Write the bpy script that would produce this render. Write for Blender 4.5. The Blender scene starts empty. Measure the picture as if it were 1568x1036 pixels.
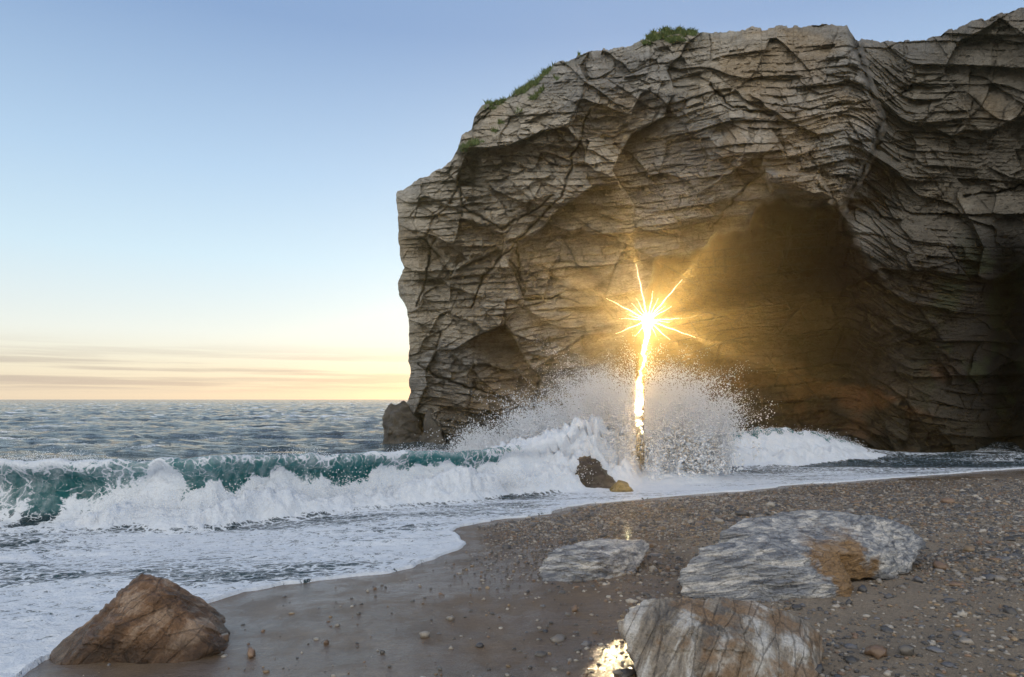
import bpy, numpy as np, math, time
T0=time.time()
rng=np.random.default_rng(7)
F=1045.; CX=784.; HY=611.; CAMZ=2.0
AZ=math.atan((992-CX)/F);EL=math.atan((HY-490)/F*math.cos(AZ))
# ---------------- noise helpers ----------------
def _h(ix,iy,iz,s):
    n=(ix.astype(np.int64)*374761393+iy.astype(np.int64)*668265263+iz.astype(np.int64)*1442695041+s*1274126177)&0xffffffff
    n=((n^(n>>13))*1274126177)&0xffffffff
    n=n^(n>>16)
    return (n&0xffffff)/float(0xffffff)
def vn(x,y,z,s=0):
    x,y,z=np.broadcast_arrays(x,y,z)
    fx=np.floor(x);fy=np.floor(y);fz=np.floor(z)
    tx=x-fx;ty=y-fy;tz=z-fz
    tx=tx*tx*(3-2*tx);ty=ty*ty*(3-2*ty);tz=tz*tz*(3-2*tz)
    fx=fx.astype(np.int64);fy=fy.astype(np.int64);fz=fz.astype(np.int64)
    def L(a,b,t): return a+(b-a)*t
    if np.ptp(z)==0:
        r=L(L(_h(fx,fy,fz,s),_h(fx+1,fy,fz,s),tx),L(_h(fx,fy+1,fz,s),_h(fx+1,fy+1,fz,s),tx),ty)
    else:
        r=L(L(L(_h(fx,fy,fz,s),_h(fx+1,fy,fz,s),tx),L(_h(fx,fy+1,fz,s),_h(fx+1,fy+1,fz,s),tx),ty),
        L(L(_h(fx,fy,fz+1,s),_h(fx+1,fy,fz+1,s),tx),L(_h(fx,fy+1,fz+1,s),_h(fx+1,fy+1,fz+1,s),tx),ty),tz)
    return r*2-1
def fbm(x,y,z,s=0,o=4,g=0.5):
    r=0;a=1;t=0
    for i in range(o):
        k=2.03**i
        r=r+a*vn(x*k+i*17.3,y*k+i*5.1,z*k+i*9.,s+i); t+=a; a*=g
    return r/t*1.25
def worley(u,v,s):
    iu=np.floor(u).astype(np.int64);iv=np.floor(v).astype(np.int64)
    f1=np.full(u.shape,9.);f2=np.full(u.shape,9.);cu=np.zeros(u.shape);cv=np.zeros(u.shape)
    ci=np.zeros(u.shape,np.int64);cj=np.zeros(u.shape,np.int64)
    for a in(-1,0,1):
        for b in(-1,0,1):
            i=iu+a;j=iv+b;z=np.zeros_like(i)
            pu=i+.1+.8*_h(i,j,z,s);pv=j+.1+.8*_h(i,j,z+1,s)
            d=np.maximum(np.abs(u-pu),np.abs(v-pv))*.75+np.hypot(u-pu,v-pv)*.25
            m=d<f1
            f2=np.where(m,f1,np.minimum(f2,d))
            f1=np.where(m,d,f1);cu=np.where(m,u-pu,cu);cv=np.where(m,v-pv,cv);ci=np.where(m,i,ci);cj=np.where(m,j,cj)
    z=np.zeros_like(ci)
    return f1,f2,cu,cv,_h(ci,cj,z+2,s),_h(ci,cj,z+3,s),_h(ci,cj,z+4,s)
def masonry(u,v,s):
    j=np.floor(v).astype(np.int64);z=np.zeros_like(j)
    uu=u*(.7+.7*_h(j,z,z,s))+_h(j,z,z+1,s)*9+(_h(j,z,z+5,s)-.5)*.9*(v-j)
    i=np.floor(uu).astype(np.int64)
    fu=uu-i;fv=v-j
    e=np.minimum(np.minimum(fu,1-fu),np.minimum(fv,1-fv))
    return e,fu-.5,fv-.5,_h(i,j,z+2,s),_h(i,j,z+3,s),_h(i,j,z+4,s)
def ss(a,b,x):
    t=np.clip((x-a)/(b-a),0,1);return t*t*(3-2*t)
def segd(x,y,pts):
    d=np.full(np.shape(x),1e9)
    for (ax,ay),(bx,by) in zip(pts[:-1],pts[1:]):
        dx,dy=bx-ax,by-ay
        t=np.clip(((x-ax)*dx+(y-ay)*dy)/(dx*dx+dy*dy+1e-12),0,1)
        d=np.minimum(d,np.hypot(x-ax-t*dx,y-ay-t*dy))
    return d
def inpoly(x,y,pts):
    c=np.zeros(np.shape(x),bool);n=len(pts)
    for i in range(n):
        ax,ay=pts[i];bx,by=pts[(i+1)%n]
        if ay==by: continue
        c^=((ay>y)!=(by>y))&(x<(bx-ax)*(y-ay)/(by-ay)+ax)
    return c
def sdp(x,y,pts):
    d=segd(x,y,list(pts)+[pts[0]])
    return np.where(inpoly(x,y,pts),d,-d)
# ---------------- mesh helper ----------------
def mk(name,verts,faces,mat,smooth=True,attrs=None):
    verts=np.asarray(verts,np.float32);faces=np.asarray(faces,np.int32)
    me=bpy.data.meshes.new(name);k=faces.shape[1];nf=len(faces)
    me.vertices.add(len(verts));me.vertices.foreach_set('co',verts.ravel())
    me.loops.add(nf*k);me.loops.foreach_set('vertex_index',faces.ravel())
    me.polygons.add(nf);me.polygons.foreach_set('loop_start',np.arange(0,nf*k,k,dtype=np.int32))
    me.polygons.foreach_set('use_smooth',np.full(nf,smooth))
    me.update(calc_edges=True)
    for n,a in (attrs or {}).items():
        a=np.asarray(a,np.float32)
        if a.ndim==2:
            at=me.attributes.new(n,'FLOAT_COLOR','POINT')
            at.data.foreach_set('color',np.hstack([a,np.ones((len(a),1),np.float32)]).astype(np.float32).ravel())
        else:
            at=me.attributes.new(n,'FLOAT','POINT');at.data.foreach_set('value',a.ravel())
    ob=bpy.data.objects.new(name,me);bpy.context.scene.collection.objects.link(ob)
    me.materials.append(mat);return ob
def gridf(nr,nc):
    i=np.arange(nr*nc).reshape(nr,nc)
    return np.stack([i[:-1,:-1],i[:-1,1:],i[1:,1:],i[1:,:-1]],-1).reshape(-1,4)
# ---------------- material helper ----------------
class M:
    def __init__(s,name,world=None):
        if world: s.m=world;s.t=world.node_tree;s.t.nodes.clear();s.out=s.n('ShaderNodeOutputWorld');return
        s.m=bpy.data.materials.new(name);s.m.use_nodes=True;s.t=s.m.node_tree;s.t.nodes.clear()
        s.out=s.n('ShaderNodeOutputMaterial')
    def n(s,ty,ins=None,**kw):
        nd=s.t.nodes.new(ty)
        for k,v in kw.items(): setattr(nd,k,v)
        for k,v in (ins or {}).items(): s.set(nd,k,v)
        return nd
    def set(s,nd,k,v):
        i=nd.inputs[k]
        if hasattr(v,'bl_idname') and hasattr(v,'outputs'): v=v.outputs[0]
        if isinstance(v,bpy.types.NodeSocket): s.t.links.new(v,i)
        else: i.default_value=v
    def math(s,op,a,b=0.,c=0.,cl=False):
        nd=s.n('ShaderNodeMath',operation=op,use_clamp=cl);s.set(nd,0,a);s.set(nd,1,b);s.set(nd,2,c);return nd.outputs[0]
    def mix(s,f,a,b,bt='MIX'):
        nd=s.n('ShaderNodeMix',data_type='RGBA',blend_type=bt)
        s.set(nd,0,f)
        for k,v in((6,a),(7,b)):
            s.set(nd,k,(*v,1) if isinstance(v,tuple) and len(v)==3 else v)
        return nd.outputs[2]
    def ramp(s,f,st):
        nd=s.n('ShaderNodeValToRGB');s.set(nd,0,f);e=nd.color_ramp.elements
        while len(e)<len(st): e.new(.5)
        for q,(p,c) in zip(e,st):
            q.position=p;q.color=(*c,1) if isinstance(c,tuple) else (c,c,c,1)
        return nd.outputs[0]
    def map(s,v,a,b,c=0.,d=1.):
        nd=s.n('ShaderNodeMapRange');nd.interpolation_type='SMOOTHSTEP'
        s.set(nd,0,v);s.set(nd,1,a);s.set(nd,2,b);s.set(nd,3,c);s.set(nd,4,d);return nd.outputs[0]
    def pos(s,scale=(1,1,1),rot=(0,0,0)):
        g=s.n('ShaderNodeNewGeometry');mp=s.n('ShaderNodeMapping');s.set(mp,0,g.outputs['Position'])
        mp.inputs['Scale'].default_value=scale;mp.inputs['Rotation'].default_value=rot;return mp.outputs[0]
    def noise(s,vec,sc,det=5,ro=.55,dist=0.):
        nd=s.n('ShaderNodeTexNoise');s.set(nd,'Vector',vec);s.set(nd,'Scale',sc);s.set(nd,'Detail',det);s.set(nd,'Roughness',ro);s.set(nd,'Distortion',dist);return nd.outputs[0]
    def warp(s,vec,sc,amt):
        nn=s.n('ShaderNodeTexNoise');s.set(nn,'Vector',vec);s.set(nn,'Scale',sc);s.set(nn,'Detail',4)
        q=s.n('ShaderNodeVectorMath',operation='SCALE');s.set(q,0,nn.outputs[1]);q.inputs['Scale'].default_value=amt
        w=s.n('ShaderNodeVectorMath',operation='ADD');s.set(w,0,vec);s.set(w,1,q.outputs[0]);return w.outputs[0]
    def vor(s,vec,sc,feat='F1',rnd=1.):
        nd=s.n('ShaderNodeTexVoronoi',feature=feat);s.set(nd,'Vector',vec);s.set(nd,'Scale',sc);s.set(nd,'Randomness',rnd);return nd
    def attr(s,n):
        return s.n('ShaderNodeAttribute',attribute_name=n)
    def bump(s,h,dist,st=1.,nrm=None):
        nd=s.n('ShaderNodeBump');s.set(nd,'Height',h);s.set(nd,'Distance',dist);s.set(nd,'Strength',st)
        if nrm is not None: s.set(nd,'Normal',nrm)
        return nd.outputs[0]
    def pbr(s,**k):
        nd=s.n('ShaderNodeBsdfPrincipled')
        for a,v in k.items():
            s.set(nd,a.replace('_',' '),(*v,1) if isinstance(v,tuple) and len(v)==3 else v)
        return nd
    def done(s,sh,sock='Surface'):
        s.set(s.out,sock,sh);return s.m
# =============== TERRAIN ===============
def zs(d): return np.interp(d,[4,9,14,22],[.28,.18,.08,.03])
def g2w(px,py):
    z=.2
    for _ in range(12):
        d=(CAMZ-z)*F/(py-HY);z=float(zs(d))
    return ((px-CX)/F*d,d)
shore_px=[(-260,1140),(-60,1090),(40,1040),(70,1010),(120,985),(200,955),(310,928),(380,905),(480,892),(600,878),(660,858),(705,838),(712,820),(700,808),(760,796),(840,786),(905,770),(1000,762),(1130,753),(1200,744),(1310,736),(1568,716)]
shore=[g2w(a,b) for a,b in shore_px]
land=[(-60,-60)]+[(-9,-10)]+shore+[(60,24),(60,-60)]
def shore_sd(x,y):
    w=fbm(x*1.2,y*1.2,0*x,50,3)*.13+fbm(x*5,y*5,0*x,54,2)*.03
    return sdp(x,y,land)+w
def terr(x,y,sd=None):
    if sd is None: sd=shore_sd(x,y)
    b=zs(np.hypot(x*.5,np.maximum(y,0)))
    s=sd
    h=b+np.where(s>0,.34*(1-np.exp(-np.maximum(s,0)/6.)),.055*np.maximum(s,-60))
    h=np.maximum(h,-3.)
    h=h+.06*fbm(x*.45,y*.45,0*x,60,3)*ss(0,1.5,s)+.014*fbm(x*2.2,y*2.8,0*x,64,3)*ss(0,.5,s)+.014*fbm(x*7,y*7,0*x,67,3)*ss(1.5,3.5,s)
    return h
def axis(lo,a,b,hi,st,g):
    m=np.arange(a,b,st)
    def ext(s0,e,sgn):
        r=[];p=s0;q=st
        while (p-e)*sgn<0: q*=g;p+=q*sgn;r.append(p)
        return r
    return np.array(ext(a,lo,-1)[::-1]+list(m)+ext(m[-1],hi,1))
ax=axis(-300,-5,8,300,.03,1.07);ay=axis(-200,3.2,11,400,.03,1.07)
X,Y=np.meshgrid(ax,ay)
SD=shore_sd(X,Y);Z=terr(X,Y,SD)
wet=1-ss(.9,3.4,SD+1.1*fbm(X*.6,Y*.6,0*X,71,4))
chan=segd(X,Y,[g2w(1000,765),g2w(960,830),g2w(920,900),g2w(900,960),g2w(950,1060)])
wet=np.maximum(wet,1-ss(.2,.9,chan+.5*fbm(X*1.3,Y*1.3,0*X,72,3)))
wet=np.maximum(wet,ss(3.4,1.8,np.hypot(X+1.3,(Y-4.6)*.8)+.6*fbm(X*1.,Y*1.,0*X,74,3)))
m=M('sand_mat');P=m.pos()
wa=m.attr('wet').outputs['Fac']
n1=m.noise(P,2.2,6,.6);n2=m.noise(P,45,5,.75);n3=m.noise(P,230,3,.8)
dry=m.mix(n1,(.18,.148,.115),(.35,.288,.22))
grain=m.ramp(n3,[(.3,.25),(.5,1.),(.7,1.9)])
dry=m.mix(.85,dry,grain,'MULTIPLY')
dry=m.mix(.6,dry,m.ramp(n2,[(.35,.55),(.5,1.),(.65,1.35)]),'MULTIPLY')
wetc=m.mix(n1,(.085,.056,.032),(.20,.135,.078))
wetc=m.mix(.7,wetc,grain,'MULTIPLY')
wetc=m.mix(.5,wetc,m.ramp(n2,[(.35,.6),(.5,1.),(.65,1.3)]),'MULTIPLY')
wm=m.map(m.math('ADD',wa,m.math('MULTIPLY',m.math('SUBTRACT',n2,.5),.5)),.25,.75)
col=m.mix(wm,dry,wetc)
ro=m.math('MULTIPLY_ADD',wm,-.3,.85)
hh=m.math('ADD',m.math('MULTIPLY',n2,.6),m.math('MULTIPLY',n3,.4))
bp=m.bump(hh,.028,m.math('MULTIPLY_ADD',wm,-.3,1.))
cbp=m.bump(m.math('ADD',m.math('MULTIPLY',m.noise(P,70,3,.65),.6),m.math('MULTIPLY',m.noise(m.pos((1,2.4,1)),9,4,.6),1.1)),.014,.9)
film=m.math('MULTIPLY',wm,m.map(m.noise(P,1.6,5,.65),.36,.56,.4,1.))
sand=m.done(m.pbr(Base_Color=col,Roughness=ro,Normal=bp,Specular_IOR_Level=.35,Coat_Weight=film,Coat_Roughness=.13,Coat_IOR=1.8,Coat_Normal=cbp))
mk('beach_ground',np.stack([X,Y,Z],-1).reshape(-1,3),gridf(len(ay),len(ax)),sand,True,{'wet':wet.ravel()})
print('terrain',X.size,time.time()-T0)
# =============== SEA ===============
us=np.concatenate([np.linspace(-2.6,-.86,30),np.linspace(-.85,.85,760),np.linspace(.86,2.6,30)])
ds=[3.2]
while ds[-1]<22: ds.append(ds[-1]+.034)
while ds[-1]<6000: ds.append(ds[-1]*1.012)
ds=np.array(ds)
U,Dm=np.meshgrid(us,ds);X=U*Dm;Y=Dm.copy()
SD=shore_sd(X,Y);TR=terr(X,Y,SD);sea=-SD
far=ss(14,30,Y)
rg=lambda s,a,b:1-np.abs(fbm(X*a,Y*b,0*X,s,3,.5))*2.2
h=far*(.17*fbm(X*.10+.3,Y*.30,0*X,80,4)+.17*rg(83,.18,.5)+.06*rg(85,.6,1.5))
h=np.where(Y>60,h*1.4,h)
h+=ss(.5,4,sea)*(1-far)*.05*fbm(X*.7,Y*1.6,0*X,88,4)
h=h*np.clip(400/Y,0,1)
bx=[-30,-16,-8.1,-5,-3.4,-1.7,.2,1.2,3,6]
by=[9.5,10.2,10.8,11.1,12.5,13.6,14.6,15.4,17,20]
yb=np.interp(X,bx,by)+.25*fbm(X*.6,0*X,0*X,90,3)
A=np.interp(X,[-30,-12,-8,-5,-2,.5,2.0,2.9,4],[.9,1.0,1.02,.98,.94,.85,.7,.12,0])*(1+.09*fbm(X*.9,0*X,0*X,91,3))
t=Y-yb
front=ss(-.05,.8,t);back=np.exp(-np.maximum(t-.8,0)/1.7)
w1=A*front*back
L3=lambda s,k,o=5:np.abs(fbm(X*k,Y*k,0*X,s,o,.6))
lump=L3(92,1.7);lump2=fbm(X*7,Y*7,h*0,95,3,.6)
puff=np.sqrt(np.clip(1-lump*2.2,0,1))
roll_env=np.interp(X,[-30,-9,-7.3,-6.0,-4.5,-2,0,1.8,2.7,3.5],[.3,.22,.25,.8,1.0,.85,1.0,1.1,.5,0])*(1+.5*fbm(X*.9,0*X,0*X,93,3))
roll_h=.30*(.5+.8*puff+.16*lump2)+.14*fbm(X*.8,0*X,0*X,99,2)
roll=roll_env*roll_h*np.exp(-(np.abs(t+.12+.3*fbm(X*1.2,0*X,0*X,100,3))/.5)**3)
h=h+w1+roll
h+=.035*fbm(X*3,Y*3,0*X,97,3)*ss(.05,.3,w1)
yb2=np.interp(X,[4,5.5,8,11.5,14],[19.0,19.8,20.6,22.0,24])+.2*fbm(X*.8,0*X,0*X,96,3)
A2=np.interp(X,[2,4,5.5,8,10,11.8,13],[0,.6,1.,1.05,.9,.25,0])
t2=Y-yb2
w2=A2*ss(-.1,.6,t2)*np.exp(-np.maximum(t2-.6,0)/1.2)*(1+.15*fbm(X*2,Y*2,0*X,98,3))
roll2=A2*.4*np.exp(-((t2+.1)/.35)**2)*(.4+.9*puff)
h=h+w2+roll2
mound=np.exp(-((X-3.0)/1.9)**4-((Y-18.0)/1.1)**2)*(.35+.75*puff+.2*lump2)+np.exp(-((X-.9)/1.9)**4-((Y-16.8)/1.0)**2)*(.25+.6*puff+.2*lump2)*.8
mound*=1-.75*np.exp(-((X/Y*F+CX-982)/10)**2)
h=h+mound*.85
wz=np.maximum(TR+.022,0)
edge=.02*np.exp(-(sea/.06)**2)
z=np.where(sea>0,np.maximum(wz,0)+h*ss(.2,1.5,sea)+edge*ss(0,.03,sea),TR-.06)
z=np.where((sea>0)&(sea<.04),TR-.06+(z-TR+.06)*sea/.04,z)
z+=np.where(sea>.05,.012*np.clip(lump2,-1,1)*ss(16,10,Y)+.035*ss(.3,1,sea)*ss(-.2,-1,t)*fbm(X*.6,Y*2.0,0*X,115,4)*ss(14,12,Y),0)
z=np.where(sea>.05,np.maximum(z,TR+.014+.006*lump2),z)
curl=A*ss(.5,1.,w1/np.maximum(A,.05))*.45*ss(2.2,.7,t)
Yn=Y-np.where(A>.1,curl,0)
f=np.zeros_like(X);soft=np.zeros_like(X)
fn=fbm(X*.7,Y*1.9,0*X,101,4);fn2=fbm(X*.25,Y*1.0,0*X,106,3)
f+=ss(.0,.04,sea)*(Y<yb-.2)*np.clip(.25+.22*fn+.18*fn2+.22*np.exp(-sea/.25),.02,1)*ss(24,15,Y)
f=np.maximum(f,.55*np.exp(-(sea/.06)**2)*ss(0,.02,sea))
f=np.maximum(f,ss(.02,.14,roll)*1.0)
f=np.maximum(f,ss(.02,.1,roll2))
streak=fbm(X*2.6,Y*.4+w1*.8,0*X,104,5,.6)
blot=fbm(X*.8,w1*2.0,0*X,107,3)
crest=ss(.78,.98,w1/np.maximum(A,.05))*ss(-.2,.6,t)*ss(1.9,.9,t)
face=ss(.05,.3,w1)*ss(1.1,.7,t)
leftm=np.interp(X,[-12,-7.5,-6,-4,-1.5,.2,1.2],[.06,.06,.12,.06,.05,.4,.9])
fw=np.clip(leftm+.22*streak+.22*blot,0,1)
f=np.maximum(f,face*fw*(A>.1))
soft=np.maximum(soft,face*np.clip(np.interp(X,[-12,-6,-3.5,-1,.5],[.42,.5,.3,.3,.8])+.75*streak+.4*blot,0,1)*(A>.1))
f=np.maximum(f,crest*np.clip(.22+.35*streak+.25*blot,0,1)*(A>.1)*np.interp(X,[-7,-4,-1,1],[1.2,.75,.85,1.5]))
soft=np.maximum(soft,crest*.6)
f=np.maximum(f,(A>.1)*ss(1.2,1.8,t)*ss(6,2.,t)*np.clip(.05+.25*fn,0,1))
f=np.maximum(f,np.clip(.12+.4*streak,0,1)*ss(.25,.6,w2));soft=np.maximum(soft,ss(.2,.6,w2)*np.clip(.4+.8*streak,0,1))
f=np.maximum(f,(A2>.1)*ss(-.5,.3,t2)*ss(1.2,.5,t2)*np.clip(.14+.5*streak,0,1))
f=np.maximum(f,ss(.06,.2,mound))
sp=np.hypot((X-2.9)/3.4,(Y-17.0)/2.6);f=np.maximum(f,ss(1.2,.5,sp+.4*fn)*.6)
f=np.maximum(f,ss(30,26,Y)*ss(20,24,Y)*np.clip(.12+.35*fn,0,1)*(X>-4))
f=np.maximum(f,far*ss(.30,.65,fbm(X*.35,Y*1.3,0*X,110,4))*.32*ss(.08,.3,h))
soft=np.maximum(soft,(Y<yb)*ss(0,.3,sea)*np.clip(.30+.5*fn+.3*fn2,0,1)*.65)
teal=np.clip(face*1.2*(A>.1)+ss(.2,.5,w2)*ss(.8,.3,t2)*.8,0,1)
V=np.stack([X,Yn,z],-1).reshape(-1,3)
m=M('sea_mat');P=m.pos((1,1,1));Pf=m.pos((1,1.5,1))
fa=m.attr('foam').outputs['Fac'];te=m.attr('teal').outputs['Fac'];so_=m.attr('soft').outputs['Fac']
wv=m.warp(Pf,2.5,.7)
v1=m.vor(wv,4.5,'DISTANCE_TO_EDGE').outputs[0]
v2=m.vor(wv,14.,'DISTANCE_TO_EDGE').outputs[0]
fine=m.noise(P,28,4,.7)
pat=m.math('MINIMUM',m.math('MULTIPLY',v1,1.6),m.math('MULTIPLY_ADD',v2,1.3,.14))
pat=m.math('ADD',pat,m.math('MULTIPLY',m.math('SUBTRACT',fine,.5),.35))
k=m.map(m.math('SUBTRACT',m.math('MULTIPLY',fa,1.15),pat),-.08,.14)
sk_=m.math('MULTIPLY',so_,m.map(m.noise(m.pos((1,1,.6)),7,6,.7),.38,.66,.12,.85))
k=m.math('MAXIMUM',k,sk_)
fcol=m.mix(m.noise(P,5,5,.6),(.60,.69,.82),(.88,.91,.95))
b1=m.noise(m.pos((1,2.2,1)),1.3,5,.6);b2=m.noise(m.pos((1,2.0,1)),9,4,.6);b0=m.noise(m.pos((1,2.6,1)),.35,4,.6)
hb=m.math('ADD',m.math('MULTIPLY_ADD',b0,2.,b1),m.math('MULTIPLY',b2,.16))
wb=m.bump(hb,.34,1.)
fb=m.bump(m.math('ADD',m.noise(P,16,5,.7),m.math('MULTIPLY',pat,-.6)),.05,.9)
wcol=m.mix(te,(.005,.030,.045),(.012,.17,.19))
water=m.pbr(Base_Color=wcol,Roughness=.06,IOR=1.33,Normal=wb)
tr=m.n('ShaderNodeBsdfTranslucent',{'Color':(.16,.72,.72,1)})
mw=m.n('ShaderNodeMixShader');m.set(mw,0,m.math('MULTIPLY',te,.45));m.set(mw,1,water);m.set(mw,2,tr)
foam=m.pbr(Base_Color=fcol,Roughness=.6,Normal=fb)
mx=m.n('ShaderNodeMixShader');m.set(mx,0,k);m.set(mx,1,mw);m.set(mx,2,foam)
seam=m.done(mx)
mk('sea_water',V,gridf(len(ds),len(us)),seam,True,{'foam':np.clip(f,0,1).ravel(),'teal':teal.ravel(),'soft':np.clip(soft,0,1).ravel()})
print('sea',X.size,time.time()-T0)
# =============== CLIFF ===============
cx=np.concatenate([np.arange(609,900,1.4),np.arange(900,1084,.75),np.arange(1084,1640,1.4),np.geomspace(1641,2900,60)])
tt=np.concatenate([np.linspace(0,.28,125,endpoint=False),np.linspace(.28,.50,195,endpoint=False),np.linspace(.50,1,250)])
TOPP=[(609,294),(622,287),(640,275),(665,262),(690,246),(702,226),(707,205),(722,198),(726,180),(738,160),(770,152),(800,136),(822,120),(850,97),(900,80),(950,72),(985,62),(1010,48),(1040,46),(1090,50),(1150,44),(1200,42),(1250,38),(1296,40),(1302,52),(1310,61),(1360,63),(1418,61),(1450,48),(1500,30),(1568,8),(1640,-20),(1900,-90),(2900,-200)]
top=np.interp(cx,[p[0] for p in TOPP],[p[1] for p in TOPP])+3*fbm(cx*.10,0*cx,0*cx,120,5,.6)
tstep=np.floor(cx/11+2*vn(cx*.05,0*cx,0*cx,122));top=top+5*(_h(tstep.astype(np.int64),tstep.astype(np.int64)*0,tstep.astype(np.int64)*0,5)-.5)
PX0,TT=np.meshgrid(cx,tt);TP=np.broadcast_to(top,PX0.shape)
PY=745+(TP-745)*TT
Lf=np.interp(PY,[290,320,390,410,430,450,470,490,540,600,640,690,745],[609,607,612,619,611,611,622,624,627,628,618,630,640])+3*fbm(PY*.06,0*PY,0*PY,121,4)
PX=PX0+(Lf-609)*np.exp(-(PX0-609)/45)
D=np.interp(PX,[605,618,640,700,850,1000,1300,1568,2000,2900],[33.2,31.6,30.6,29.6,28.6,27.9,27.4,26.2,21.,14.])
D=D+.004*np.maximum(600-PY,0)
D=D+1.2*np.exp(-np.maximum(PY-TP,0)/8)+1.2*np.exp(-np.maximum(PY-TP,0)/60)
D-=2.1*np.exp(-((PX-1200)/170)**2-((PY-230)/85)**2)
Rx=np.interp(PY,[40,100,180,240,320,400],[1303,1322,1352,1332,1288,1270])+5*fbm(PY*.05,0*PY,0*PY,123,3)
upper=ss(380,300,PY)
D+=4.*ss(0,10,PX-Rx)*np.interp(PX,[1300,1480,1620],[1,.6,.1])*upper
cave=[(1006,400),(1058,387),(1092,354),(1140,352),(1168,304),(1245,312),(1290,318),(1335,400),(1370,520),(1370,760),(918,760),(925,610),(952,530),(985,455)]
wx=PX+9*fbm(PX*.03,PY*.03,0*PX,125,3);wy=PY+9*fbm(PX*.03,PY*.03,0*PX,126,3)
cs=sdp(wx,wy,cave)
cw=np.interp(PX,[930,1000,1150,1260,1380],[30,12,12,50,150])
caved=np.where(cs>0,1-np.exp(-np.maximum(cs,0)/cw),0)
D+=8.5*caved*np.interp(PX,[930,1040,1200,1370],[.7,1,1,.55])
D-=caved*ss(540,700,PY)*3.2*ss(1060,1160,PX)
D-=1.2*np.exp(-((PX-1440)/50)**2)*ss(380,520,PY)
D+=3.2*np.exp(-((PX-1540)/34)**2)*ss(300,430,PY)
xm=(PX-CX)/F*28;zm=(HY-PY)/F*28
wrp=fbm(xm*.2,zm*.2,0*xm,130,2);wrp2=fbm(xm*.2+9,zm*.2,0*xm,131,2)
dsp=np.zeros_like(D);crk=np.zeros_like(D);tone=np.zeros_like(D)
sm=ss(0,50,PX0-609)*.7+.3
lefty=ss(1120,820,PX+.5*(PY-300))
for i,(w_,h_,am,th) in enumerate([(4.2,2.8,1.7,.55),(2.0,1.25,.85,-.35),(1.0,.6,.35,.4),(.5,.3,.16,-.2),(.24,.15,.07,.3)]):
    u=(xm*np.cos(th)+zm*np.sin(th))/w_+.12*fbm(xm/w_,zm/w_,0*xm,140+i,3)
    v=(-xm*np.sin(th)+zm*np.cos(th))/h_+.12*fbm(xm/w_+4,zm/w_,0*xm,150+i,3)
    f1,f2,du,dv,r1,r2,r3=worley(u,v,160+i*7)
    ga=(.55+.6*lefty) if i<2 else (.2+.65*lefty)
    dsp+=((r1-.5)*am*.85+(r2-.5)*du*am*1.7+(.15+(r3-.5))*dv*am*1.7)*ga;tone+=(r3-.5)*.26*ga
    if i<4:
        c=ss(.04,0,f2-f1)*lefty*ss(.0,.35,fbm(xm*.8+i,zm*.8,0*xm,158+i,2));dsp+=c*am*.18;crk=np.maximum(crk,c*.4)
dip=zm-xm*.10+wrp*.4+.15*wrp2+.9*ss(1290,1400,PX)*xm*.12
for i,(w_,h_,am,cr,sk_) in enumerate([(3.4,1.3,.95,.14,.25),(1.7,.60,.50,.12,-.3),(.85,.30,.26,.08,.4),(.42,.15,.12,.04,-.3),(.2,.07,.05,.02,.3)]):
    v=dip/h_+.15*fbm(xm/w_*.6,zm/h_*.3,0*xm,170+i,3)+.05*fbm(xm/h_,zm/h_,0*xm,175+i,2)
    u=xm/w_+sk_*zm/w_+.12*fbm(xm/w_+3,zm/h_*.5,0*xm,180+i,3)+.05*fbm(xm/h_,zm/h_+5,0*xm,185+i,2)
    e,du,dv,r1,r2,r3=masonry(u,v,190+i*7)
    gate=ss(-.3,.35,fbm(xm*.3+i*5,zm*.4,0*xm,200+i,3)+.15-.08*lefty) if i>0 else .85-.25*lefty
    dsp+=((r1-.5)*am+(r2-.5)*du*am*.9+(.34+.8*(r3-.5))*dv*am*1.3)*gate
    wd_=.035 if i<2 else .08
    hz=np.abs(dv)>.5-wd_
    c=ss(wd_,0,e)*gate*ss(-.05,.25,fbm(xm*.7+i*3,zm*.9,0*xm,205+i,2)+.1)*np.where(hz,1.,.75)
    dsp+=c*cr*1.8;crk=np.maximum(crk,c*(.6 if i<3 else .35));tone+=(r3-.5)*gate*(.45 if i<3 else .3)
dsp+=.22*fbm(xm*.8,zm*.9,0*xm,210,6,.62)+.08*fbm(xm*6,zm*8,0*xm,217,4,.65)
for th,sp_,s_ in((1.05,2.6,221),(-.75,3.4,223),(1.5,2.0,225)):
    q=(xm*np.cos(th)+zm*np.sin(th))/sp_+.22*fbm(xm*.4,zm*.4,0*xm,s_,4)
    fr=q-np.floor(q);g_=ss(.05,.35,fbm(xm*.35,zm*.35,0*xm,s_+30,2))
    dsp+=(fr-.5)*.5*g_*min(1,sp_/2);crk=np.maximum(crk,ss(.02,0,np.minimum(fr,1-fr))*g_*.5)
cracks=[[(905,165),(882,230),(860,300),(825,335),(790,368),(735,430),(720,470)],[(668,365),(655,410),(640,470)],[(700,260),(712,320),(770,350),(850,300)],[(790,370),(800,430)],
 [(1085,130),(1120,160),(1180,175)],[(1305,60),(1325,110),(1352,180),(1332,240),(1290,318)],[(1180,160),(1260,165),(1330,155)],[(1480,300),(1568,285)],[(640,560),(700,590),(760,600)],[(1090,352),(1130,300),(1170,262)]]
cw_=PX+6*fbm(PX*.05,PY*.05,0*PX,230,5);cz_=PY+6*fbm(PX*.05,PY*.05,0*PX,231,5)
for i,c in enumerate(cracks):
    e=np.exp(-(segd(cw_,cz_,c)/(5. if i==5 else 1.8))**2);dsp+=(1.2 if i==5 else .5)*e;crk=np.maximum(crk,e*.75)
blk=sdp(PX,PY,[(1172,262),(1255,268),(1272,300),(1180,292)]);dsp-=1.3*ss(-3,3,blk)
D=D+dsp*sm
def C(*a): return np.array(a)
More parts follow.
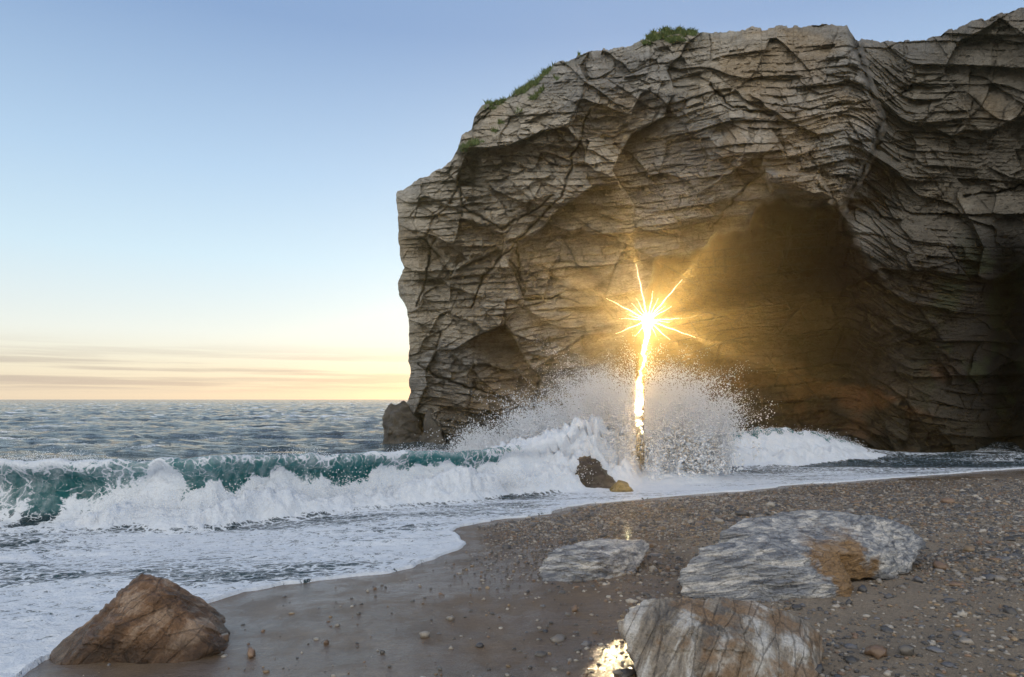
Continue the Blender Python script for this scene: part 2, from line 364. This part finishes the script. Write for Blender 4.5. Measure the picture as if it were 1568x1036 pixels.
n_a=fbm(xm*.5,zm*.8,0*xm,310,5);n_b=fbm(xm*2.0,zm*6,0*xm,315,4);n_c=fbm(xm*.22,zm*.22,0*xm,319,3)
col=C(.41,.36,.285)+n_a[...,None]*C(.11,.10,.085)+n_b[...,None]*C(.09,.083,.07)
gm=ss(-.15,.35,n_c+.4*n_a)
gray=C(.28,.278,.27)+n_b[...,None]*.08
col=col*(1-.7*gm[...,None])+gray*.7*gm[...,None]
col=col*(1+.62*np.clip(tone,-1,1)[...,None])
def blend(col,c,k): k=np.clip(k,0,1)[...,None];return col*(1-k)+C(*c)*k
warm=ss(.1,.5,fbm(xm*.4+7,zm*.5,0*xm,325,4));col=blend(col,(.44,.31,.17),warm*.45)
col=blend(col,(.54,.50,.43),ss(.15,.5,fbm(xm*.7+3,zm*1.4,0*xm,327,4))*.45*ss(700,300,PY))
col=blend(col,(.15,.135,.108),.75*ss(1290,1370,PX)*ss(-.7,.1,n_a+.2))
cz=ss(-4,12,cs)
col=blend(col,(.10,.05,.02),cz*.9)  # whole cave darkened, recess shade put into the rock colour
col=blend(col,(.50,.26,.045),np.exp(-((PX-1045)/85)**2-((PY-480)/100)**2)*1.1*cz*(.75+.4*n_a))  # golden sun glow beside the slit, painted into the rock colour
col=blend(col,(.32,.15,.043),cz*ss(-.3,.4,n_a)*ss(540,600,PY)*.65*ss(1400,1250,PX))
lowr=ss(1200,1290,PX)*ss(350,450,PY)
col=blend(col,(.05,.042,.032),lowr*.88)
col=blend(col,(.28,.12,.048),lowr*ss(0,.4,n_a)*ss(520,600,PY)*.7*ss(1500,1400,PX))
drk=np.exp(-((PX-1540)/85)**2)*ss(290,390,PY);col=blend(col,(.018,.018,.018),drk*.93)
col=blend(col,(.016,.012,.010),np.exp(-((PX-1215)/95)**2-((PY-350)/60)**2)*cz*1.35)  # deep shade under the cave roof, painted near black
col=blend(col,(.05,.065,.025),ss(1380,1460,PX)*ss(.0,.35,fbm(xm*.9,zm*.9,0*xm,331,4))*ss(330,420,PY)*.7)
tz=(CAMZ+(HY-PY)/F*D)
tide=ss(2.3,.4,tz+.9*n_a);col=blend(col,(.06,.055,.04),tide*.8)
col=col*(1-.85*crk[...,None])  # dark cracks, with occlusion-like crevice shade painted into the colour
gr=ss(18,4,PY-TP+10*n_a)*np.maximum.reduce([np.exp(-((PX-1025)/38)**2),np.exp(-((PX-815)/30)**2),np.exp(-((PX-760)/20)**2)*.9,np.exp(-((PX-880)/16)**2)*.4])*ss(-.5,.1,n_b)
gline=np.exp(-(segd(cw_,cz_,[(705,235),(750,205),(800,165),(850,120)])/5)**2)*.8
gr=np.maximum(gr*1.3,gline*ss(0,.4,n_b))
col=blend(col,(.09,.13,.04),gr)
col=np.clip(col,.012,.8)
xx=(PX-CX)/F*D;zz=CAMZ+(HY-PY)/F*D
V=np.stack([xx,D,zz],-1).reshape(-1,3);nr,nc=PX.shape
fc=gridf(nr,nc)
pcx=(PX[:-1,:-1]+PX[1:,1:])/2;pcy=(PY[:-1,:-1]+PY[1:,1:])/2
slit=[(481,993,3),(485,992,8),(490,992,10),(497,991,9),(503,990,6),(515,989,4),(535,986,3.6),(552,986,2.4),(566,982,1.8),(577,980,2.6),(590,978,6),(610,977,7),(640,976,7),(680,976,10),(740,976,14)]
sc_=np.interp(pcy,[s[0] for s in slit],[s[1] for s in slit])+2.5*fbm(pcy*.12,0*pcy,0*pcy,240,3)
sw_=np.interp(pcy,[s[0] for s in slit],[s[2] for s in slit],left=0)
hole=(np.abs(pcx-sc_)<sw_)&(pcy>480)
# invented star of fissures, cut through the rock to shape sunburst rays
for a_,l_,w_ in [(102,88,1.2),(80,46,1.),(50,82,1.2),(30,42,.9),(152,72,1.1),(134,36,.9),(-20,78,1.1),(-42,48,1.),(-157,54,1.1),(-128,32,.9),(118,40,.9),(3,54,.9),(176,44,.9),(65,38,.9),(-62,28,.9),(-5,34,.8),(165,34,.8),(40,34,.8)]:
    a_=math.radians(a_);s_=(pcx-992)*math.cos(a_)+(490-pcy)*math.sin(a_);q_=-(pcx-992)*math.sin(a_)+(490-pcy)*math.cos(a_)
    hole|=(s_>0)&(s_<l_)&(np.abs(q_+.4*np.sin(s_*.25))<w_*(1.2-s_/l_))
keep=~hole
faces=fc.reshape(nr-1,nc-1,4)
extraV=[];extraF=[];nv=len(V);colf=col.reshape(-1,3);ec=[]
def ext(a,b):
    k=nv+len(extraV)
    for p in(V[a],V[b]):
        s=1+1.4/p[1];extraV.append(np.array([p[0]*s,p[1]*s,CAMZ+(p[2]-CAMZ)*s]));ec.append((.5,.28,.07))  # slit walls share the orange painted for the sun glow
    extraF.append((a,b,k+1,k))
idx=np.arange(nr*nc).reshape(nr,nc)
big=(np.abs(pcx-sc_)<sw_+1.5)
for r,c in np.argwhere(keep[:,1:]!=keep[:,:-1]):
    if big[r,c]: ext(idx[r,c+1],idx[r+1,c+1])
sk=list(idx[:,0])+list(idx[-1,1:])
steps=[.6,2,5,10,18,30]
P0=V[sk];ring=[]
for q,s in enumerate(steps):
    R=P0.copy();R[:,1]+=s;R[:,0]+=.04*s+.5*fbm(R[:,2]*.6,R[:,1]*.5,R[:,0]*.5,260,3)*min(1,s/5);R[:,2]-=.02*s+.5*np.abs(fbm(R[:,0]*.4,R[:,1]*.4,R[:,2]*.1,262,3))*min(1,s/5)
    ring.append(R)
vs=[V,np.array(extraV)]+ring
cols=[colf,np.array(ec)]+[np.tile(np.array([[.2,.19,.13]]),(len(sk),1))]*len(steps)
skf=[];prev=np.array(sk);off=nv+len(extraV)
for R in ring:
    cur=off+np.arange(len(sk));off+=len(sk)
    skf.append(np.stack([prev[:-1],prev[1:],cur[1:],cur[:-1]],-1));prev=cur
allf=np.concatenate([faces[keep],np.array(extraF)]+skf)
m=M('cliff_rock_mat')
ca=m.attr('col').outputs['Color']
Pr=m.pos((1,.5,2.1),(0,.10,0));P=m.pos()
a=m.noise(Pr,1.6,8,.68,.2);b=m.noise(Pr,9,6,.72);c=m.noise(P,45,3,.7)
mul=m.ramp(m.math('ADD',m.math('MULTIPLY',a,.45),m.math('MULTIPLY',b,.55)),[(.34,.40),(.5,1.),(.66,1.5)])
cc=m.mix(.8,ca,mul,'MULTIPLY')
wp=m.warp(m.pos((.8,.3,2.3),(0,.15,0)),1.5,.35)
e1=m.vor(wp,1.7,'DISTANCE_TO_EDGE').outputs[0];e2=m.vor(wp,4.6,'DISTANCE_TO_EDGE').outputs[0]
gt=m.noise(P,.7,3,.5)
k1=m.math('MULTIPLY',m.map(e1,.028,.004),m.map(gt,.48,.62))
k2=m.math('MULTIPLY',m.map(e2,.05,.01),m.map(gt,.52,.42,0,.8))
kk_=m.math('MAXIMUM',k1,k2)
cc=m.mix(m.math('MULTIPLY',kk_,.4),cc,(.03,.026,.02))
hgt=m.math('ADD',m.math('MULTIPLY',a,.4),m.math('ADD',m.math('MULTIPLY',b,.32),m.math('ADD',m.math('MULTIPLY',c,.08),m.math('MULTIPLY',kk_,-.10))))
bp=m.bump(hgt,.42,1.)
rock=m.done(m.pbr(Base_Color=cc,Roughness=.8,Normal=bp,Specular_IOR_Level=.3))
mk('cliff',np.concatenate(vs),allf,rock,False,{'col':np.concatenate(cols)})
print('cliff',len(allf),time.time()-T0)
# =============== ROCKS ===============
import bmesh
def ico(sub):
    bm=bmesh.new();bmesh.ops.create_icosphere(bm,subdivisions=sub,radius=1.)
    v=np.array([x.co[:] for x in bm.verts]);f=np.array([[q.index for q in x.verts] for x in bm.faces]);bm.free();return v,f
I7=ico(7);I5=ico(5);I1=ico(2);I0=ico(1)
def hullplanes(pts):
    bm=bmesh.new()
    for p in pts: bm.verts.new(p)
    bmesh.ops.convex_hull(bm,input=bm.verts);bm.normal_update()
    c=np.mean(pts,0);pl=[]
    for f_ in bm.faces:
        n=np.array(f_.normal);h_=np.dot(n,np.array(f_.verts[0].co)-c)
        if h_<0:n=-n;h_=-h_
        if h_>1e-4: pl.append((n,h_))
    bm.free();return c,pl
def rock_obj(name,pts,mat,p=18,rough=.03,fs=3.,seed=1,strat=None,I=None,fine=.004):
    I=I or I5
    pts=np.array(pts,float);c,pl=hullplanes(pts)
    d=I[0]/np.linalg.norm(I[0],axis=1)[:,None]
    s=np.zeros(len(d))
    for n,h_ in pl: s+=np.maximum(d@n/h_,0)**p
    r=s**(-1./p);q=c+d*r[:,None]
    size=np.ptp(pts,axis=0).max()
    nz=fbm(q[:,0]*fs,q[:,1]*fs,q[:,2]*fs,seed,5,.55)
    lo=fbm(q[:,0]*fs*.4,q[:,1]*fs*.4,q[:,2]*fs*.4,seed+30,2)
    rd=np.abs(fbm(q[:,0]*fs*.7,q[:,1]*fs*.7,q[:,2]*fs*1.4,seed+9,4))
    disp=(nz-.8*rd+1.0*lo)*rough*size
    f1,f2,du,dv,r1,r2,r3=worley(q[:,0]*fs*1.1+.3*nz,(q[:,1]+q[:,2]*1.3)*fs*1.1,seed+3)
    disp+=((r1-.5)*.5+(r2-.5)*du+(r3-.5)*dv)*rough*size*.9
    if strat is not None:
        for kk,am in((1.,1.),(2.7,.45)):
            ph=(q@np.array(strat[0]))*strat[1]*kk+.7*nz+1.2*lo
            fr=ph-np.floor(ph)
            disp+=am*strat[2]*(np.minimum(fr*1.2,1)-ss(.83,1,fr)-.5)*(.5+.8*np.clip(lo+.3,0,1))
    disp+=fine*size*fbm(q[:,0]*22,q[:,1]*22,q[:,2]*22,seed+50,4,.65)
    q=q+d*disp[:,None]
    return mk(name,q,I[1],mat,True)
def rockmat(name,c1,c2,c3,ori,stretch,sc,patch=None,wet=.45,band=False,amt=.6,wetz=None):
    m=M(name);P=m.pos();g=m.pos((1,1,1),ori)
    mp=m.n('ShaderNodeMapping');m.set(mp,0,g);mp.inputs['Scale'].default_value=stretch
    st=m.noise(mp.outputs[0],sc,8,.68,.4)
    n=m.noise(P,5,7,.65,.3);n2=m.noise(P,55,5,.7)
    c=m.ramp(st,[(.38,c1),(.5,c2),(.6,c3)])
    c=m.mix(m.map(n,.45,.65,0,amt),c,c1)
    if patch:
        c=m.mix(m.map(m.noise(m.pos((1,1,1)),patch[1],5,.6,.3),patch[2],patch[2]+.09,0,.8),c,patch[0])
    if band:
        gx=m.n('ShaderNodeSeparateXYZ');m.set(gx,0,P)
        px_=m.math('ADD',gx.outputs[0],m.math('MULTIPLY',m.math('SUBTRACT',n,.5),.8))
        bd=m.math('MULTIPLY',m.map(px_,2.5,2.6),m.map(px_,3.2,3.05))
        bd=m.math('MULTIPLY',bd,m.map(m.math('ADD',gx.outputs[2],m.math('MULTIPLY',n,.35)),1.0,.86))
        c=m.mix(m.math('MULTIPLY',bd,.9),c,m.mix(m.noise(P,14,5,.7),(.10,.05,.018),(.48,.27,.08)))
    c=m.mix(.7,c,m.ramp(n2,[(.3,.45),(.5,1.),(.7,1.4)]),'MULTIPLY')
    w2=m.vor(mp.outputs[0],sc*1.1,'DISTANCE_TO_EDGE').outputs[0]
    ck=m.map(m.math('ADD',w2,m.math('MULTIPLY',m.math('SUBTRACT',n2,.5),.08)),0.,.04,.0,1.)
    c=m.mix(m.math('MULTIPLY_ADD',ck,-.4,.4),c,(.04,.035,.03))
    rr_=m.math('MULTIPLY_ADD',n,.3,wet-.1)
    if wetz is not None:
        gz_=m.n('ShaderNodeSeparateXYZ');m.set(gz_,0,P)
        wk=m.map(m.math('ADD',gz_.outputs[2],m.math('MULTIPLY',m.math('SUBTRACT',n,.5),.15)),wetz+.10,wetz)
        c=m.mix(m.math('MULTIPLY',wk,.75),c,m.mix(1.,c,(.35,.33,.30),'MULTIPLY'))
        rr_=m.math('MULTIPLY_ADD',wk,-.2,rr_)
    bp=m.bump(m.math('ADD',m.math('ADD',m.math('MULTIPLY',st,.9),m.math('MULTIPLY',ck,.12)),m.math('ADD',m.math('MULTIPLY',n,.5),m.math('MULTIPLY',n2,.25))),.07,1.)
    return m.done(m.pbr(Base_Color=c,Roughness=rr_,Normal=bp))
def gz(x,y): return float(terr(np.array([x]),np.array([y]))[0])
def G(px,py):
    z=.3
    for _ in range(20):
        d=(CAMZ-z)*F/(py-HY);z=.5*z+.5*gz((px-CX)/F*d,d)
    return (px-CX)/F*d,d,z
x0,y0,z0=G(215,990)
brown=rockmat('brown_rock_mat',(.085,.045,.022),(.20,.11,.055),(.38,.27,.19),(.3,.9,0),(1,1,2.2),3.,None,.32,wetz=z0+.07)
k=y0/F
def R(px,dy,hpx): return ((px-CX)*k,y0+dy,z0+hpx*k)
rock_obj('brown_boulder',[R(75,0,-15),R(92,-.12,2),R(355,0,-12),R(346,-.15,14),R(200,.12,106),R(226,.2,99),R(165,.05,70),R(262,-.02,78),R(310,.0,42),R(150,.55,10),R(300,.5,10),R(200,-.30,-14),R(120,-.28,-10),R(290,-.32,-12),R(212,-.20,50)],brown,40,.020,3.8,5,((.3,.8,.5),8,.016),I7)
strk=rockmat('streaked_rock_mat',(.13,.145,.175),(.35,.365,.39),(.74,.71,.67),(0,.22,.35),(.6,4.,10.),2.2,None,.40,True,.35)
x0,y0,z0=G(1260,905);k=y0/F
sl=bpy.data.objects.new('streaked_rock',None);bpy.context.scene.collection.objects.link(sl)
def part(n,*a,**kw):
    o=rock_obj(n,*a,**kw);o.parent=sl
part('front_slab',[R(1036,.0,22),R(1042,-.1,-6),R(1062,.1,44),R(1085,.15,62),R(1170,.35,74),R(1240,-.18,30),R(1290,-.25,-8),R(1180,-.32,-12),R(1300,.1,46),R(1290,.5,72),R(1150,1.2,10),R(1215,.12,64),R(1275,-.25,12),R(1320,.1,-5)],strk,p=44,rough=.018,fs=3.2,seed=21,strat=((.15,.35,.9),10,.035),I=I7)
part('upper_slab',[R(1120,.5,30),R(1130,.45,76),R(1170,.6,92),R(1290,.9,104),R(1360,.95,100),R(1420,.9,88),R(1440,.6,55),R(1400,.35,40),R(1330,.15,50),R(1300,.15,10),R(1410,.3,0),R(1350,1.7,20),R(1180,1.4,20)],strk,p=44,rough=.018,fs=3.,seed=24,strat=((.15,.35,.9),9,.04),I=I7)
part('end_slab',[R(1330,.35,20),R(1340,.4,-10),R(1370,.7,84),R(1420,.9,92),R(1460,1.0,82),R(1500,.95,64),R(1510,.8,40),R(1430,.35,10),R(1400,1.6,20),R(1480,1.5,20),R(1400,.45,44)],strk,p=44,rough=.022,fs=3.3,seed=27,strat=((.15,.35,.9),11,.03),I=I5)
x0,y0,z0=G(910,884);k=y0/F
rock_obj('small_streaked_rock',[R(824,0,10),R(832,-.1,-5),R(850,.2,38),R(905,.4,44),R(1000,.5,42),R(1012,.45,30),R(960,-.05,-8),R(880,-.15,-5),R(860,.7,0),R(915,.0,22),R(990,.9,10)],strk,40,.028,4.,33,((.15,.35,.9),14,.025),I7)
x0,y0,z0=G(1120,1040);k=y0/F
strk2=rockmat('banded_rock_mat',(.12,.11,.10),(.32,.28,.23),(.58,.57,.55),(.5,1.1,.3),(.8,1.2,5.),1.8,((.24,.15,.08),2.5,.5),.42,False,.4)
rock_obj('banded_rock',[R(955,.15,74),R(958,.0,40),R(1005,.32,97),R(1060,.38,94),R(1150,.42,98),R(1215,.42,88),R(1285,.35,60),R(1300,.3,30),R(1000,-.3,-30),R(1040,-.15,30),R(1080,-.2,5),R(1250,-.2,-20),R(1230,0,45),R(1120,-.1,66),R(1180,.9,20),R(1000,.8,20),R(1060,.05,80)],strk2,40,.024,3.6,41,((.75,.1,.6),8,.026),I7)
dark=rockmat('wet_dark_rock_mat',(.012,.012,.012),(.03,.028,.026),(.08,.072,.062),(.3,.2,0),(1,1,2.5),3.,None,.2)
y0=15.3;z0=.0;k=y0/F
rock_obj('dark_rock',[R(862,.3,20),R(868,.3,38),R(885,.3,54),R(918,.35,52),R(932,.2,30),R(950,0,0),R(856,0,-15),R(900,-.3,-15),R(900,.9,0),R(938,-.2,5)],dark,26,.08,3.,51)
och=rockmat('ochre_rock_mat',(.08,.06,.025),(.22,.16,.06),(.34,.25,.11),(.3,.2,0),(1,1,2),3.,None,.22)
y0=14.6;k=y0/F
rock_obj('ochre_rock',[R(935,.2,5),R(948,.1,20),R(962,.1,18),R(974,0,-5),R(935,-.3,-15),R(966,-.3,-15),R(955,.5,-10)],och,14,.05,4.,55)
y0=29.6;z0=-.3;k=y0/F
stack=rockmat('sea_stack_mat',(.02,.018,.016),(.05,.046,.04),(.11,.10,.085),(.2,.2,0),(1,1,1.8),1.6,None,.4)
rock_obj('sea_stack_rock',[R(581,.3,30),R(583,.3,55),R(592,.4,77),R(616,.5,84),R(640,.4,60),R(660,.2,0),R(580,0,-10),R(620,-.8,-10),R(600,1.5,-10),R(640,1.5,40),R(605,-.4,55)],stack,30,.07,1.4,61)
rock_obj('sea_stack_rock.001',[R(645,-.3,20),R(652,-.4,62),R(662,-.4,70),R(676,-.4,50),R(690,-.8,-10),R(640,-.8,-10),R(665,.8,-10)],stack,30,.07,1.4,65)
y0=110;z0=-.4;k=y0/F
rock_obj('offshore_rock',[R(190,0,0),R(198,0,6),R(215,0,7),R(240,0,6),R(252,0,1),R(215,-2,0),R(215,3,0)],brown,12,.05,.5,71)
# =============== GRAVEL ===============
def scatter(name,n,samp,mat,base,flat=.6):
    bv,bf=base;nb=len(bv)
    P_,S_=samp(n);n=len(P_)
    ang=rng.uniform(0,6.28,n);c_,s_=np.cos(ang),np.sin(ang)
    B=np.broadcast_to(bv,(n,nb,3)).copy()
    B*=(1+.2*rng.normal(size=(n,nb,1))).clip(.6,1.5)
    B*=rng.uniform(.65,1.3,(n,1,3))*np.array([1,1,flat])
    x=B[...,0]*c_[:,None]-B[...,1]*s_[:,None];y=B[...,0]*s_[:,None]+B[...,1]*c_[:,None]
    B=np.stack([x,y,B[...,2]],-1)*S_[:,None,None]+P_[:,None,:]
    Fs=(bf[None]+np.arange(n)[:,None,None]*nb).reshape(-1,3)
    pal=np.array([[.10,.095,.09],[.17,.155,.14],[.28,.25,.215],[.20,.13,.085],[.06,.06,.065],[.36,.33,.29],[.25,.18,.11],[.13,.13,.14],[.08,.075,.07]])
    cc=pal[rng.integers(0,len(pal),n)]*rng.uniform(.7,1.15,(n,1))
    return mk(name,B.reshape(-1,3),Fs,mat,True,{'col':np.repeat(cc,nb,0)})
m=M('pebble_mat');c=m.mix(.5,m.attr('col').outputs['Color'],m.ramp(m.noise(m.pos(),90,4,.7),[(.3,.5),(.5,1.),(.7,1.4)]),'MULTIPLY')
peb=m.done(m.pbr(Base_Color=c,Roughness=.33))
def dens(x,y):
    sd=shore_sd(x,y)
    band=np.exp(-((y-(9.9+.12*x))/2.1)**2)*ss(-1.2,.3,x)
    patch=ss(.0,.45,fbm(x*.7,y*.9,0*x,300,3))
    d_=band*(.8+.6*patch)+.2*patch*ss(-.5,2,x)+.02+.10*ss(-.5,2.0,x)+.55*np.exp(-((y-6.8)/1.2)**2)*ss(2.8,4.2,x)*(.3+patch)+.4*np.exp(-((y-12.5)/2.5)**2)*ss(3,6,x)
    return d_*ss(.15,.6,sd)
def samp(lo,hi,pw,lx=0):
    def f_(n):
        x=rng.uniform(-5,14,n*5);y=rng.uniform(3.2,16,n*5)
        dd=dens(x,y)
        if lx: dd=dd*ss(-.3,1.,x)
        k_=(np.abs(x)<y*.95)&(rng.random(n*5)<dd);x=x[k_][:n];y=y[k_][:n]
        s=lo+(hi-lo)*rng.random(len(x))**pw
        return np.stack([x,y,terr(x,y)+s*.12],-1),s
    return f_
scatter('gravel',82000,samp(.005,.023,2.2),peb,I0,.65)
scatter('pebbles',4600,samp(.018,.05,3.2,1),peb,I1,.62)
def cob(lst):
    def f_(n):
        P_=[];S_=[]
        for px,py,r in lst:
            x,y,z=G(px,py);s=r*y/F;P_.append((x,y,z+s*.35));S_.append(s)
        return np.array(P_),np.array(S_)
    return f_
scatter('cobbles',1,cob([(1206,1018,18),(1388,1000,12),(1342,1002,16),(1484,845,9),(650,975,10),(385,1003,9),(880,935,6),(735,990,5),(1320,905,8),(1300,925,6),(1345,893,7),(1405,890,8),(1440,870,8),(1515,850,7),(1360,915,5),(690,948,5),(500,985,5),(585,1000,5),(1100,800,7),(1135,790,8),(1180,775,7),(1450,770,8),(1500,790,7),(1250,1030,12),(1190,1036,12),(335,985,14)]),peb,I1,.7)
print('gravel',time.time()-T0)
# =============== SPLASH ===============
def splash(nfil):
    P_=[];S_=[]
    tp=lambda px:np.interp(px,[705,760,820,860,900,940,965,985,1000,1050,1085,1100],[684,660,632,606,592,566,586,600,568,580,612,665])
    px=np.concatenate([rng.uniform(715,1090,int(nfil*.65)),np.clip(rng.normal(985,60,int(nfil*.35)),730,1092)])
    dd=rng.normal(18.3,.75,len(px))
    for p,d in zip(px,dd):
        jet=.75+.5*math.sin(p*.11+1.3*math.sin(p*.037))*.5
        H=(715-tp(p))*rng.uniform(.12,1.0)*(1.25 if rng.random()<.10 else 1)*min(1.1,jet+.25)
        lean=rng.normal((p-965)/200.,.4)*H*.6-8*rng.random()
        n=int(14+H*.55)
        u=rng.random(n)**.85
        cx_=p+lean*u+rng.normal(0,1.2+5*u,n)
        cy_=715-H*(2*u-u*u)+rng.normal(0,1.5+4*u,n)
        q=np.stack([(cx_-CX)/F*18.3,d+rng.normal(0,.10,n),CAMZ+(HY-cy_)/F*18.3],-1)
        s=(.028*(1-u)**1.2+.007)*rng.uniform(.4,1.4,n)
        P_.append(q);S_.append(s)
    return np.concatenate(P_),np.concatenate(S_)
P_,S_=splash(4700)
colx=P_[:,0]/P_[:,1]*F+CX
kp=(np.abs(colx-980)>7)|(rng.random(len(P_))<.10);P_=P_[kp];S_=S_[kp]
def add(xs,yy,za,s):
    global P_,S_
    P_=np.concatenate([P_,np.stack([xs,yy,za],-1)]);S_=np.concatenate([S_,s])
nx=6000;xs=rng.uniform(-9,1.5,nx);yy=np.interp(xs,bx,by)+.25*fbm(xs*.6,0*xs,0*xs,90,3)+.45+rng.normal(0,.2,nx)
env=ss(-.1,.5,fbm(xs*1.1,0*xs,0*xs,311,3))
kk=rng.random(nx)<env+.1;xs,yy,env=xs[kk],yy[kk],env[kk]
add(xs,yy,np.interp(xs,[-8,-5,-2,.5,2],[.98,.95,.9,.83,.75])+np.abs(rng.normal(0,.09,len(xs)))*env,rng.uniform(.003,.010,len(xs)))
nx=2500;xs=rng.uniform(5,11.5,nx)
add(xs,np.interp(xs,[4,5.5,8,11.5,14],[19.0,19.8,20.6,22.0,24])+.45+rng.normal(0,.2,nx),np.interp(xs,[4,5.5,8,10,11.8],[.9,.95,.95,.8,.3])+np.abs(rng.normal(0,.1,nx)),rng.uniform(.005,.015,nx))
nx=9000;xs=rng.uniform(-6.5,2.4,nx)
add(xs,np.interp(xs,bx,by)-.2+rng.normal(0,.28,nx),.15+np.abs(rng.normal(0,.22,nx)),rng.uniform(.004,.014,nx))
octv=np.array([[1,0,0],[-1,0,0],[0,1,0],[0,-1,0],[0,0,1],[0,0,-1.]]);octf=np.array([[0,2,4],[2,1,4],[1,3,4],[3,0,4],[2,0,5],[1,2,5],[3,1,5],[0,3,5]])
VV=(octv[None]*S_[:,None,None]*rng.uniform(.7,1.3,(len(S_),6,1))+P_[:,None,:]).reshape(-1,3)
FF=(octf[None]+np.arange(len(S_))[:,None,None]*6).reshape(-1,3)
m=M('spray_mat')
d1=m.n('ShaderNodeBsdfDiffuse',{'Color':(.92,.94,.96,1)});d2=m.n('ShaderNodeBsdfTranslucent',{'Color':(.95,.96,.98,1)})
mx=m.n('ShaderNodeMixShader',{0:.45});m.set(mx,1,d1);m.set(mx,2,d2);spm=m.done(mx)
mk('wave_splash',VV,FF,spm,True)
print('splash',len(S_),time.time()-T0)
bm=bmesh.new();bmesh.ops.create_cube(bm,size=1.)
me=bpy.data.meshes.new('glow_mist')
for v in bm.verts: v.co=(3.5+v.co.x*17,14.4+v.co.y*28,4.6+v.co.z*10)
bm.to_mesh(me);bm.free();ob=bpy.data.objects.new('glow_mist',me);scn=bpy.context.scene;scn.collection.objects.link(ob)
m=M('glow_mist_mat');vs_=m.n('ShaderNodeVolumeScatter',{'Color':(1.,.76,.38,1),'Density':.0028,'Anisotropy':.86})  # warm-tinted mist volume, added so the sun beam glows around the slit
me.materials.append(m.done(vs_,'Volume'))
# =============== GRASS on cliff top ===============
gi=np.argwhere((gr>.4));gi=gi[rng.integers(0,len(gi),4500)]
Pg=np.stack([xx,D,zz],-1)[gi[:,0],gi[:,1]]
n=len(Pg);hgt_=rng.uniform(.05,.16,n);dr=rng.normal(0,.10,(n,2));wd=rng.uniform(.015,.035,n);an=rng.uniform(0,3.14,n)
b0=Pg+np.stack([np.cos(an)*wd,np.sin(an)*wd-.05,-.03+0*wd],-1);b1_=Pg-np.stack([np.cos(an)*wd,np.sin(an)*wd+.05,.03+0*wd],-1);b2_=Pg+np.stack([dr[:,0],dr[:,1]-.08,hgt_],-1)
VV=np.stack([b0,b1_,b2_],1).reshape(-1,3);FF=np.arange(n*3).reshape(-1,3)
m=M('grass_mat');gm_=m.done(m.pbr(Base_Color=m.mix(m.noise(m.pos(),3,3,.6),(.07,.12,.03),(.16,.21,.06)),Roughness=.7))
mk('cliff_top_grass',VV,FF,gm_,False)
# =============== LIGHT / WORLD ===============
sd_=bpy.data.lights.new('sun','SUN');sd_.energy=5.;sd_.angle=math.radians(.5);sd_.color=(1.,.76,.42)
so=bpy.data.objects.new('sun',sd_);scn.collection.objects.link(so)
from mathutils import Vector
dv_=Vector((math.sin(AZ)*math.cos(EL),math.cos(AZ)*math.cos(EL),math.sin(EL)))
so.rotation_euler=dv_.to_track_quat('Z','Y').to_euler()
w=bpy.data.worlds.new('World');scn.world=w;w.use_nodes=True
m=M('w',w)
sky=m.n('ShaderNodeTexSky',sky_type='NISHITA',sun_disc=False,sun_elevation=EL,sun_rotation=AZ,altitude=0.,air_density=1.,dust_density=.8,ozone_density=2.)
tc=m.n('ShaderNodeTexCoord').outputs['Generated'];sx=m.n('ShaderNodeSeparateXYZ');m.set(sx,0,tc);zc=sx.outputs[2]
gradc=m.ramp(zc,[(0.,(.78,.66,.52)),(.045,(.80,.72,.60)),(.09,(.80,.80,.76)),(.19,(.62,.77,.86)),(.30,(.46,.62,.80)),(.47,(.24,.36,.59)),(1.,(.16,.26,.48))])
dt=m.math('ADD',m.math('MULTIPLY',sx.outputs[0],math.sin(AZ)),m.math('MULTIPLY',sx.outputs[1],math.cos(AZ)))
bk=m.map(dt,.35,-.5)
gradc=m.mix(bk,gradc,(1.36,1.29,1.18))  # sky behind the camera brightened, added fill for shaded cliff and foreground
mp=m.n('ShaderNodeMapping');m.set(mp,0,tc);mp.inputs['Scale'].default_value=(2.2,2.2,75)
cl=m.noise(mp.outputs[0],1.3,5,.55)
cm=m.math('MULTIPLY',m.map(cl,.40,.58),m.math('MULTIPLY',m.map(zc,.005,.02),m.map(zc,.085,.035)))
gradc=m.mix(m.math('MULTIPLY',cm,.85),gradc,(.47,.40,.39))
b1=m.n('ShaderNodeBackground');m.set(b1,0,sky);b1.inputs[1].default_value=.05
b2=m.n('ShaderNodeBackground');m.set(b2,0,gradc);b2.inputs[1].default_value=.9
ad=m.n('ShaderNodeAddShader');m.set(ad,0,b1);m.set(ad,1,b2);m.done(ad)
cd=bpy.data.cameras.new('camera');cd.lens=24;cd.sensor_width=36;cd.shift_y=93/1568.;cd.clip_end=20000;cd.clip_start=.05
co=bpy.data.objects.new('camera',cd);scn.collection.objects.link(co);co.location=(0,0,CAMZ);co.rotation_euler=(math.pi/2,0,0);scn.camera=co
scn.view_settings.view_transform='Standard';scn.view_settings.look='None';scn.view_settings.exposure=0
print('total',time.time()-T0)
